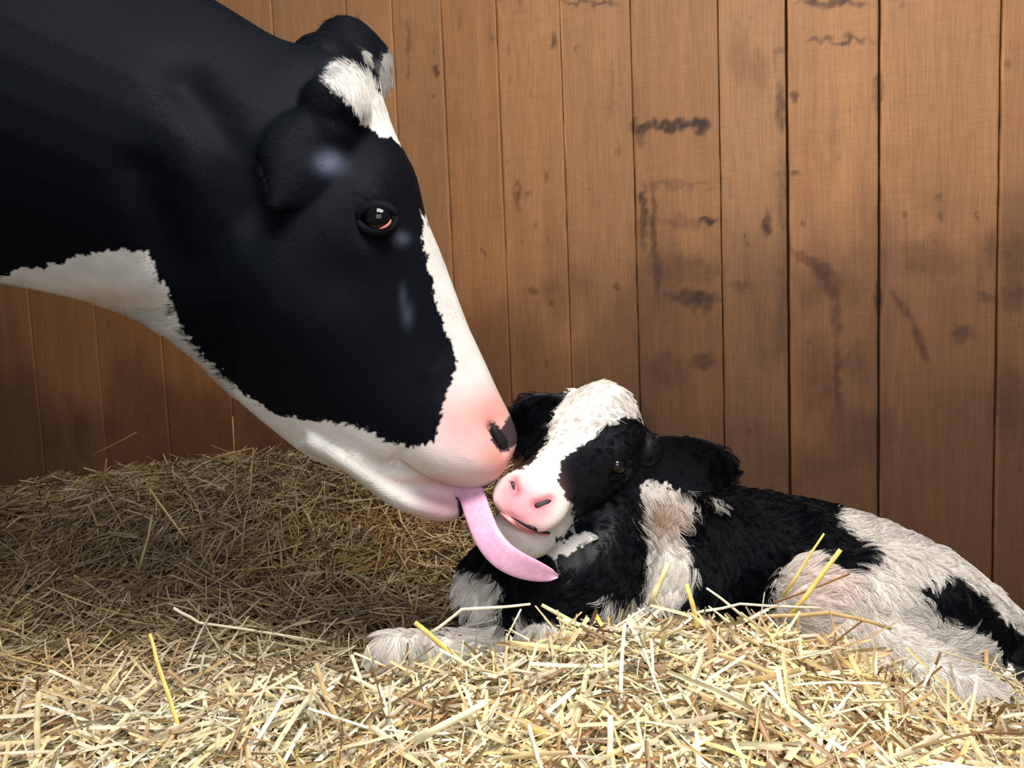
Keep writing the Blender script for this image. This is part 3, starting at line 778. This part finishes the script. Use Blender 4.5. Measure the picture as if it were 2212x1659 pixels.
# ------------------------------------------------------------------ CALF
def build_calf():
    F = np.array([-.528, -.825, -.201]); F /= np.linalg.norm(F)
    L = np.array([.8096, -.4183, -.4118]); L = L - F * (L @ F); L /= np.linalg.norm(L)
    U = np.cross(L, F); U = U if U[2] > 0 else -U
    k = 1.0
    nose = at(1138, 1066, 1.035)
    O = nose - F * .25 * .94
    def hp(f, s, u): return O + k * (F * f * .94 + L * s + U * u)
    def loc(P):
        d = P - O
        return (d @ F) / .94, (d @ L), (d @ U)
    sh = Shape()
    hd = [(-.03, .04, -.09, .03, .045, .03), (.0, .074, -.10, .048, .064, .04), (.035, .086, -.105, .054, .072, .045), (.075, .076, -.105, .052, .071, .045), (.115, .050, -.10, .042, .062, .04),
          (.15, .034, -.088, .034, .050, .034), (.18, .022, -.074, .030, .042, .030), (.20, .016, -.06, .028, .036, .024)]
    sh.loft([(hp(f, 0, a), hp(f, 0, b), c * k, d * k, e * k) for f, a, b, c, d, e in hd], L)
    up = [(.17, .024, -.04, .030, .040, .034), (.20, .017, -.040, .033, .044, .042), (.225, .012, -.044, .034, .048, .046), (.245, .002, -.047, .032, .047, .046), (.26, -.012, -.045, .024, .040, .038), (.268, -.022, -.038, .012, .022, .02)]
    sh.loft([(hp(f, 0, a), hp(f, 0, b), c * k, d * k, e * k) for f, a, b, c, d, e in up], L)
    lo = [(.11, -.045, -.115, .03, .036, .03), (.16, -.045, -.112, .032, .040, .034), (.20, -.048, -.112, .036, .044, .036), (.228, -.052, -.110, .036, .043, .034), (.246, -.055, -.100, .030, .036, .028), (.255, -.060, -.088, .018, .022, .016)]
    sh.loft([(hp(f, 0, a), hp(f, 0, b), c * k, d * k, e * k) for f, a, b, c, d, e in lo], L)
    # ears
    e0 = hp(.0, .066, .0)
    sh.sphere(e0, .026); sh.ear(e0, at(1588, 1030, e0[1] + .05), (0.1, -.2, 1.0), (0, -.6, -.5), (.026, .036, .042, .044, .040, .030, .010), cup=.55, th=.013)
    e1 = hp(.012, -.058, .015)
    sh.sphere(e1, .026); sh.ear(e1, at(1108, 965, e1[1] + .01), (.45, -.2, .9), (-.3, -.5, -.3), (.028, .044, .056, .060, .056, .044, .020), cup=.4, th=.013)
    # trunk, neck, limbs
    T = [(at(1150, 1300, 1.24), .105), (at(1290, 1275, 1.27), .125), (at(1430, 1235, 1.33), .135), (at(1600, 1225, 1.38), .132), (at(1790, 1258, 1.38), .128), (at(1950, 1325, 1.34), .126), (at(2085, 1428, 1.28), .116), (at(2190, 1530, 1.22), .106), (at(2270, 1630, 1.17), .10)]
    sh.chain(T)
    sh.chain([(hp(-.01, 0, -.03), .062), (at(1390, 1100, 1.28), .085), (at(1400, 1190, 1.30), .11)])
    sh.chain([(hp(.03, .01, -.07), .055), (at(1300, 1180, 1.22), .085), (at(1220, 1260, 1.20), .105)])
    # shoulder lump and near fore limb folded under
    sh.chain([(at(1440, 1260, 1.26), .10), (at(1330, 1380, 1.20), .07), (at(1210, 1400, 1.12), .042), (at(1170, 1420, 1.09), .038), (at(1260, 1470, 1.07), .026)])
    sh.chain([(at(1090, 1250, 1.22), .06), (at(1042, 1275, 1.17), .043), (at(1060, 1350, 1.14), .036), (at(1075, 1400, 1.12), .034), (at(1010, 1402, 1.10), .029), (at(930, 1404, 1.07), .025), (at(880, 1408, 1.05), .026), (at(848, 1414, 1.04), .028)])
    # near thigh, stifle, hock
    sh.chain([(at(2050, 1400, 1.22), .110), (at(1950, 1340, 1.16), .105), (at(1840, 1320, 1.12), .085), (at(1765, 1310, 1.10), .066)])
    sh.chain([(at(1775, 1330, 1.10), .062), (at(1860, 1400, 1.06), .058), (at(1990, 1480, 1.02), .056), (at(2100, 1550, 1.0), .052), (at(2190, 1600, 1.0), .046), (at(2080, 1640, .96), .03)])
    sh.chain([(at(2160, 1500, 1.16), .095), (at(2250, 1590, 1.08), .08)])
    me = sh.remesh('calf_body', 0.0031, 10)
    V, N = get_vn(me)
    for s_ in (-1, 1):
        V = bump(V, N, hp(.085, .060 * s_, .028), .018, .006)
        V = bump(V, N, hp(.095, .070 * s_, .008), .012, -.004)
        V = bump(V, N, hp(.225, .042 * s_, -.03), .018, .004)
    V = bump(V, N, [hp(.262, -.03, -.046), hp(.268, 0, -.050), hp(.262, .03, -.054), hp(.24, .042, -.062)], .005, -.007)
    V = V + N * ((noise3(V, 22, 90) - .5) * .007)[:, None]
    bt = bvh(V, me)
    nl = [on_skin(bt, *p)[0] for p in ((1158, 1091), (1190, 1079))]; nr_ = [on_skin(bt, *p)[0] for p in ((1106, 1036), (1111, 1060))]
    for q_ in (nl, nr_): V = bump(V, N, q_, .0065, -.006)
    set_v(me, V); V, N = get_vn(me)
    HEADW = [(1192, 850), (1215, 826), (1250, 812), (1300, 806), (1345, 826), (1392, 872), (1380, 898), (1340, 905), (1300, 922), (1283, 950), (1248, 970), (1218, 990), (1206, 1020), (1210, 1045), (1232, 1080), (1240, 1130), (1215, 1165), (1200, 1160),
             (1205, 1172), (1270, 1148), (1292, 1155), (1240, 1190), (1180, 1212), (1150, 1205), (1080, 1175), (1050, 1110), (1060, 1050), (1088, 1028), (1130, 1012), (1160, 985), (1185, 950), (1190, 910), (1200, 880)]
    PW = [[(1383, 1060), (1400, 1040), (1420, 1045), (1500, 1072), (1503, 1110), (1475, 1145), (1482, 1200), (1505, 1240), (1490, 1290), (1440, 1310), (1400, 1330), (1350, 1350), (1310, 1330), (1305, 1285), (1335, 1300), (1385, 1290), (1400, 1240), (1392, 1180), (1375, 1110)],
          [(980, 1215), (1010, 1240), (1060, 1248), (1088, 1270), (1075, 1300), (1085, 1360), (1110, 1400), (1100, 1470), (700, 1470), (700, 1340), (1000, 1365), (1020, 1320), (960, 1290)],
          [(1112, 1325), (1150, 1335), (1230, 1345), (1245, 1375), (1195, 1400), (1195, 1470), (1100, 1470), (1110, 1400)],
          [(1525, 1070), (1545, 1078), (1562, 1100), (1545, 1105)],
          [(1806, 1112), (1830, 1080), (2500, 1000), (2500, 1800), (1600, 1800), (1640, 1400), (1655, 1330), (1672, 1262), (1700, 1218), (1745, 1192), (1800, 1222), (1842, 1234), (1885, 1215), (1880, 1192), (1832, 1150)],
          [(1440, 1320), (1560, 1330), (1560, 1500), (1440, 1500)]]
    BK = [(1975, 1272), (2010, 1245), (2062, 1238), (2110, 1288), (2160, 1335), (2212, 1372), (2500, 1420), (2500, 1640), (2212, 1500), (2185, 1450), (2150, 1402), (2110, 1375), (2062, 1352), (2020, 1320), (2000, 1292)]
    def headsel(P):
        f, s, u = loc(P)
        return (f > -.03) & (u > -.125) & (np.abs(s) < .085) & ((f > .05) | (np.abs(s) < .066))
    def earz(P):
        f, s, u = loc(P)
        return (np.abs(s) > .064) & (np.abs(s) < .26) & (np.linalg.norm(P - e0, axis=1) < .17) & (P[:, 2] > 0.335) & (f > -.07)
    def colf(P):
        q = proj(P); hs = headsel(P)
        w = smoothpoly(q, HEADW, 7, P, 70) & hs
        b = np.zeros(len(P), bool)
        for i, pl in enumerate(PW): b |= smoothpoly(q, pl, 13, P, 75 + i)
        b &= ~smoothpoly(q, BK, 12, P, 85)
        w = w | (b & ~hs)
        n = noise3(P, 35, 71)[:, None]
        C = np.where(w[:, None], (WHITE * 1.02)[None] * (0.84 + 0.22 * n), BLACK[None] * 0.8)
        def blob(cx, cy, rx, ry, col, s=1.0, sel=None):
            nonlocal C
            g_ = np.exp(-(((q[:, 0] - cx) / rx) ** 2 + ((q[:, 1] - cy) / ry) ** 2)) * s * w
            if sel is not None: g_ = g_ * sel
            g_ = np.clip(g_, 0, 1)[:, None]; C = C * (1 - g_) + col * g_
        body = ~hs
        blob(1435, 1115, 55, 38, lin(176, 134, 100), .8, body); blob(1780, 1260, 70, 60, lin(224, 190, 176), .6, body); blob(1760, 1400, 120, 50, lin(214, 180, 168), .5, body); blob(2150, 1600, 140, 40, lin(206, 172, 160), .7, body)
        f, s, u = loc(P)
        pk = lin(238, 158, 164)
        g1 = np.clip(np.exp(-((f - .262) / .038) ** 2 - (s / .034) ** 2 - ((u + .012) / .032) ** 2) * 1.3, 0, 1)[:, None] * hs[:, None]
        C = C * (1 - g1) + pk * g1
        g2 = np.exp(-((f - .262) / .02) ** 2 - ((np.abs(s) - .03) / .012) ** 2 - ((u + .004) / .012) ** 2)[:, None] * hs[:, None] * .8
        C = C * (1 - g2) + lin(214, 105, 120) * g2
        nd = np.minimum(seg_dist(P, nl), seg_dist(P, nr_))
        g3 = np.clip(np.exp(-(nd / .009) ** 2) * .8, 0, 1)[:, None]; C = C * (1 - g3) + lin(196, 84, 100) * g3
        return C
    add_col(me, 'coat', colf(V))
    skin = mat_attr('calf_skin', 'coat', 0.5, 0.25, bump=0.2, nscale=400)
    hair = mat_attr('calf_hair', 'coat', 0.40, 0.13)
    root = bpy.data.objects.new('calf', None); COL.objects.link(root)
    root['label'] = 'newborn black and white calf lying curled in the straw with a pink nose'; root['category'] = 'calf'
    link('body', me, skin, root)
    tail = np.array([0.9, 0.0, -0.45])
    def flow(P):
        hs = headsel(P)[:, None]
        f, s, u = loc(P)
        fh = -F * .7 + L * (np.sign(s) * .8)[:, None] + U * 0.0
        fb = tail + np.array([0, -.3, -.4])
        chest = np.clip((0.30 - P[:, 0]) / 0.2, 0, 1)[:, None]
        fb = fb * (1 - chest) + np.array([-.5, -.2, -.8]) * chest
        return np.where(hs, fh, fb)
    def length(P):
        hs = headsel(P); f, s, u = loc(P)
        Lh = 0.011 * np.clip((.235 - f) / .12, 0.12, 1) + .004 * (f < .06)
        Lh = np.where((u < -.05) & (f > .15), .006, Lh)
        return np.where(hs, Lh, np.where(earz(P), 0.008, 0.027)) * (0.8 + .4 * noise3(P, 25, 93))
    def mask(Pc):
        f, s, u = loc(Pc)
        nosez = headsel(Pc) & (f > .238) & (u > -.04)
        return np.where(nosez, 0.03, 1.0) * np.where(Pc[:, 2] < 0.10, 0.05, 1)
    fur('coat_hair', me, root, hair, 150000, length, flow, colf, 0.00030, lift=lambda P: np.where(headsel(P), .36, np.where(earz(P), .3, .72)), clump=0.82, nclump=5500, npts=5, mask=mask, curl=0.5, rough=0.22, seed=21)
    for s_ in (1, -1):
        es = Shape(); Ec = hp(.095, (.0580 if s_ > 0 else .055) * s_, .008); es.sphere(Ec, .0115, nu=28, nv=18)
        eye = link('eye', mesh_np('eye', np.concatenate(es.V), es.F), mat_plain('calf_wet_eye', lin(10, 7, 7), 0.06, 0.5, coat=.2), root)
    nm_ = mat_plain('calf_nostril_lining', lin(40, 12, 20), 0.5, 0.3)
    bt = bvh(V, me)
    for px_, py_, q_, a_, b_ in ((1173, 1087, nl, .0115, .0046), (1108, 1048, nr_, .0090, .0030)):
        pc, pn = on_skin(bt, px_, py_); pit('nostril', pc, pn, a_, b_, q_[1] - q_[0], nm_, root)
    # pink tongue between the lips
    lipp = [on_skin(bt, *p)[0] for p in ((1082, 1107), (1108, 1125), (1146, 1147), (1184, 1158))]
    A = catmull(np.array([list(p) + [r] for p, r in zip(lipp, (.0015, .0034, .0044, .0026))]), 8)
    gp = [on_skin(bt, *p)[0] for p in ((1104, 1116), (1134, 1134), (1160, 1146), (1188, 1153))]
    G = catmull(np.array([list(p) + [r] for p, r in zip(gp, (.001, .0022, .0026, .0014))]), 8)
    V_ = []; n_ = 12
    for r in G:
        for j in range(n_):
            an = 2 * math.pi * j / n_; V_.append(r[:3] - F * .001 + U * r[3] * math.sin(an) + F * r[3] * 1.2 * math.cos(an))
    F_ = [(i * n_ + j, i * n_ + (j + 1) % n_, (i + 1) * n_ + (j + 1) % n_, (i + 1) * n_ + j) for i in range(len(G) - 1) for j in range(n_)]
    F_ += [tuple(range(n_))[::-1], tuple((len(G) - 1) * n_ + j for j in range(n_))]
    link('mouth_gap', mesh_np('mouth_gap', np.array(V_), F_), nm_, root)
    V_ = []; n_ = 14
    for i, r in enumerate(A):
        for j in range(n_):
            an = 2 * math.pi * j / n_; V_.append(r[:3] + k * (U * r[3] * .8 * math.sin(an) + F * r[3] * 1.5 * math.cos(an)))
    F_ = [(i * n_ + j, i * n_ + (j + 1) % n_, (i + 1) * n_ + (j + 1) % n_, (i + 1) * n_ + j) for i in range(len(A) - 1) for j in range(n_)]
    F_ += [tuple(range(n_))[::-1], tuple((len(A) - 1) * n_ + j for j in range(n_))]
    o = link('tongue', mesh_np('tongue', np.array(V_), F_), mat_plain('calf_tongue', lin(244, 150, 150), .35, .5, sss=.2), root); o['label'] = 'pink tongue edge showing between the lips'
    return root
build_calf()

# ------------------------------------------------------------------ single straw stalks that stand out of the bedding
def stalk(px, label, width, col, Y=None, dY=0.0):
    low = max(px, key=lambda p: p[1])
    if Y is None:
        ys = np.linspace(0.5, 1.75, 600); P = np.array([at(low[0], low[1], y) for y in ys])
        hgt = P[:, 2] - ground(P[:, 0], P[:, 1]) - 0.012
        k = int(np.argmax(hgt < 0)); Y = ys[k]
    n0 = len(px)
    pts = np.array([at(x, y, Y + dY * (low[1] - y) / 100) for x, y in px])
    root = pts.mean(0)
    A = []
    for a, b in zip(pts[:-1], pts[1:]):
        for t in (0, .33, .66): A.append(a * (1 - t) + b * t)
    A.append(pts[-1]); A = np.array(A) + rng.normal(0, .0006, (len(A), 3))
    n_ = 8; V_ = []
    for i, p in enumerate(A):
        tg = A[min(i + 1, len(A) - 1)] - A[max(i - 1, 0)]; tg /= np.linalg.norm(tg)
        b = np.cross(tg, (0, 1, 0)); b /= np.linalg.norm(b); c = np.cross(tg, b)
        w = width / 2 * (1 - 0.3 * i / len(A)) * rng.uniform(.9, 1.1)
        for j in range(n_):
            an = 2 * math.pi * j / n_; V_.append(p - root + b * w * math.cos(an) + c * w * .5 * math.sin(an))
    F_ = [(i * n_ + j, i * n_ + (j + 1) % n_, (i + 1) * n_ + (j + 1) % n_, (i + 1) * n_ + j) for i in range(len(A) - 1) for j in range(n_)]
    F_ += [tuple(range(n_))[::-1], tuple((len(A) - 1) * n_ + j for j in range(n_))]
    me = mesh_np('straw_stalk', np.array(V_), F_, {'straw': np.tile(lin(*col), (len(V_), 1))})
    o = link('straw_stalk', me, STRAW, label=label, cat='straw', group='loose straw stalks standing out of the bedding')
    o.location = root
    return o
GOLD, PALE, TAN, BRN = (236, 204, 110), (250, 240, 205), (205, 168, 112), (150, 108, 66)
stalk([(1704, 1335), (1818, 1187)], 'thick golden straw stalk leaning across the white thigh of the calf', .0078, GOLD, Y=1.0)
stalk([(1690, 1290), (1781, 1154)], 'thin golden straw stalk with its tip highest against the black back of the calf', .0040, GOLD, Y=1.03)
stalk([(1672, 1302), (1838, 1241)], 'thin brown straw stalk pointing right across the white thigh', .0036, BRN, Y=1.02)
stalk([(1630, 1335), (1790, 1322), (1926, 1357)], 'long bent tan straw stalk lying over the lower thigh of the calf', .0060, TAN, Y=.985)
stalk([(1480, 1330), (1600, 1306), (1772, 1314)], 'long nearly level white straw stalk in front of the black flank', .0042, PALE, Y=1.0)
stalk([(1404, 1310), (1445, 1214)], 'broad pale straw stalk standing against the white neck band', .0085, (240, 226, 170), Y=1.03)
stalk([(1516, 1395), (1484, 1263)], 'upright yellow straw stalk in front of the black flank right of the white band', .0062, GOLD)
stalk([(1612, 1338), (1529, 1270)], 'thin pale straw stalk slanting up left against the black flank', .0036, PALE, Y=1.0)
stalk([(925, 1372), (1000, 1318), (1146, 1306)], 'long bent white straw stalk below the white chest leg of the calf', .0048, PALE, Y=1.0)
stalk([(1292, 1374), (1172, 1308)], 'pale straw stalk slanting down right under the black chest', .0062, (244, 228, 170), Y=.99)
stalk([(1252, 1392), (1234, 1345), (1219, 1303)], 'short yellow straw stalk crossing the white foreleg hair', .0042, GOLD)
stalk([(1296, 1384), (1321, 1298)], 'broad tan upright straw stalk in front of the black chest', .0065, TAN)
stalk([(1392, 1560), (1350, 1440), (1285, 1326)], 'longest golden straw stalk slanting down in front of the calf', .0072, GOLD, Y=.86, dY=.04)
stalk([(1086, 1392), (1126, 1316)], 'thin pale straw stalk standing beside the folded white leg', .0030, PALE, Y=1.0)
stalk([(1045, 1472), (960, 1400), (896, 1345)], 'broad golden straw stalk lying over the stretched white foreleg', .0078, GOLD, Y=.93, dY=.03)
stalk([(1318, 1680), (1320, 1545)], 'bright white upright straw stalk at the bottom edge of the photo', .0060, (255, 250, 232))
stalk([(398, 1605), (345, 1450), (324, 1374)], 'long yellow straw stalk rising alone in the left foreground', .0058, GOLD, Y=.82, dY=.03)
stalk([(374, 1314), (430, 1345), (712, 1388)], 'long white straw stalk lying on the left part of the bedding', .0052, PALE)
stalk([(404, 1170), (322, 1055)], 'pale yellow straw stalk slanting on the dark straw below the cow jaw', .0050, (226, 200, 130))
stalk([(300, 1240), (330, 1112)], 'grey green straw stalk standing upright in the middle of the left straw', .0060, (190, 176, 120))
stalk([(512, 1090), (503, 900)], 'tall thin golden straw stalk upright before the wall boards', .0036, (190, 150, 80))
stalk([(445, 994), (547, 968), (536, 1095)], 'sharply folded straw stalk at the foot of the wall', .0046, (196, 160, 104), Y=1.55)
stalk([(188, 990), (296, 934)], 'thin brown straw stalk propped on the wall at far left', .0036, BRN, Y=1.72)
stalk([(1975, 1565), (2000, 1480), (2032, 1408)], 'dark brown seed stalk standing before the white hind leg', .0050, (120, 84, 56), Y=.90)
stalk([(2190, 1452), (2034, 1408)], 'thin pale straw stalk sloping across the white rump', .0026, (200, 184, 150), Y=.95)
stalk([(1130, 1560), (1220, 1620), (1230, 1670)], 'golden curved straw blade in the lower foreground', .0085, GOLD, Y=.72)
stalk([(1330, 1628), (1450, 1588), (1580, 1560)], 'long pale straw stalk lying level in the lower right foreground', .0080, PALE, Y=.72)
stalk([(900, 1600), (1055, 1515)], 'broad pale straw stalk slanting up right in the lower foreground', .0085, PALE, Y=.74)
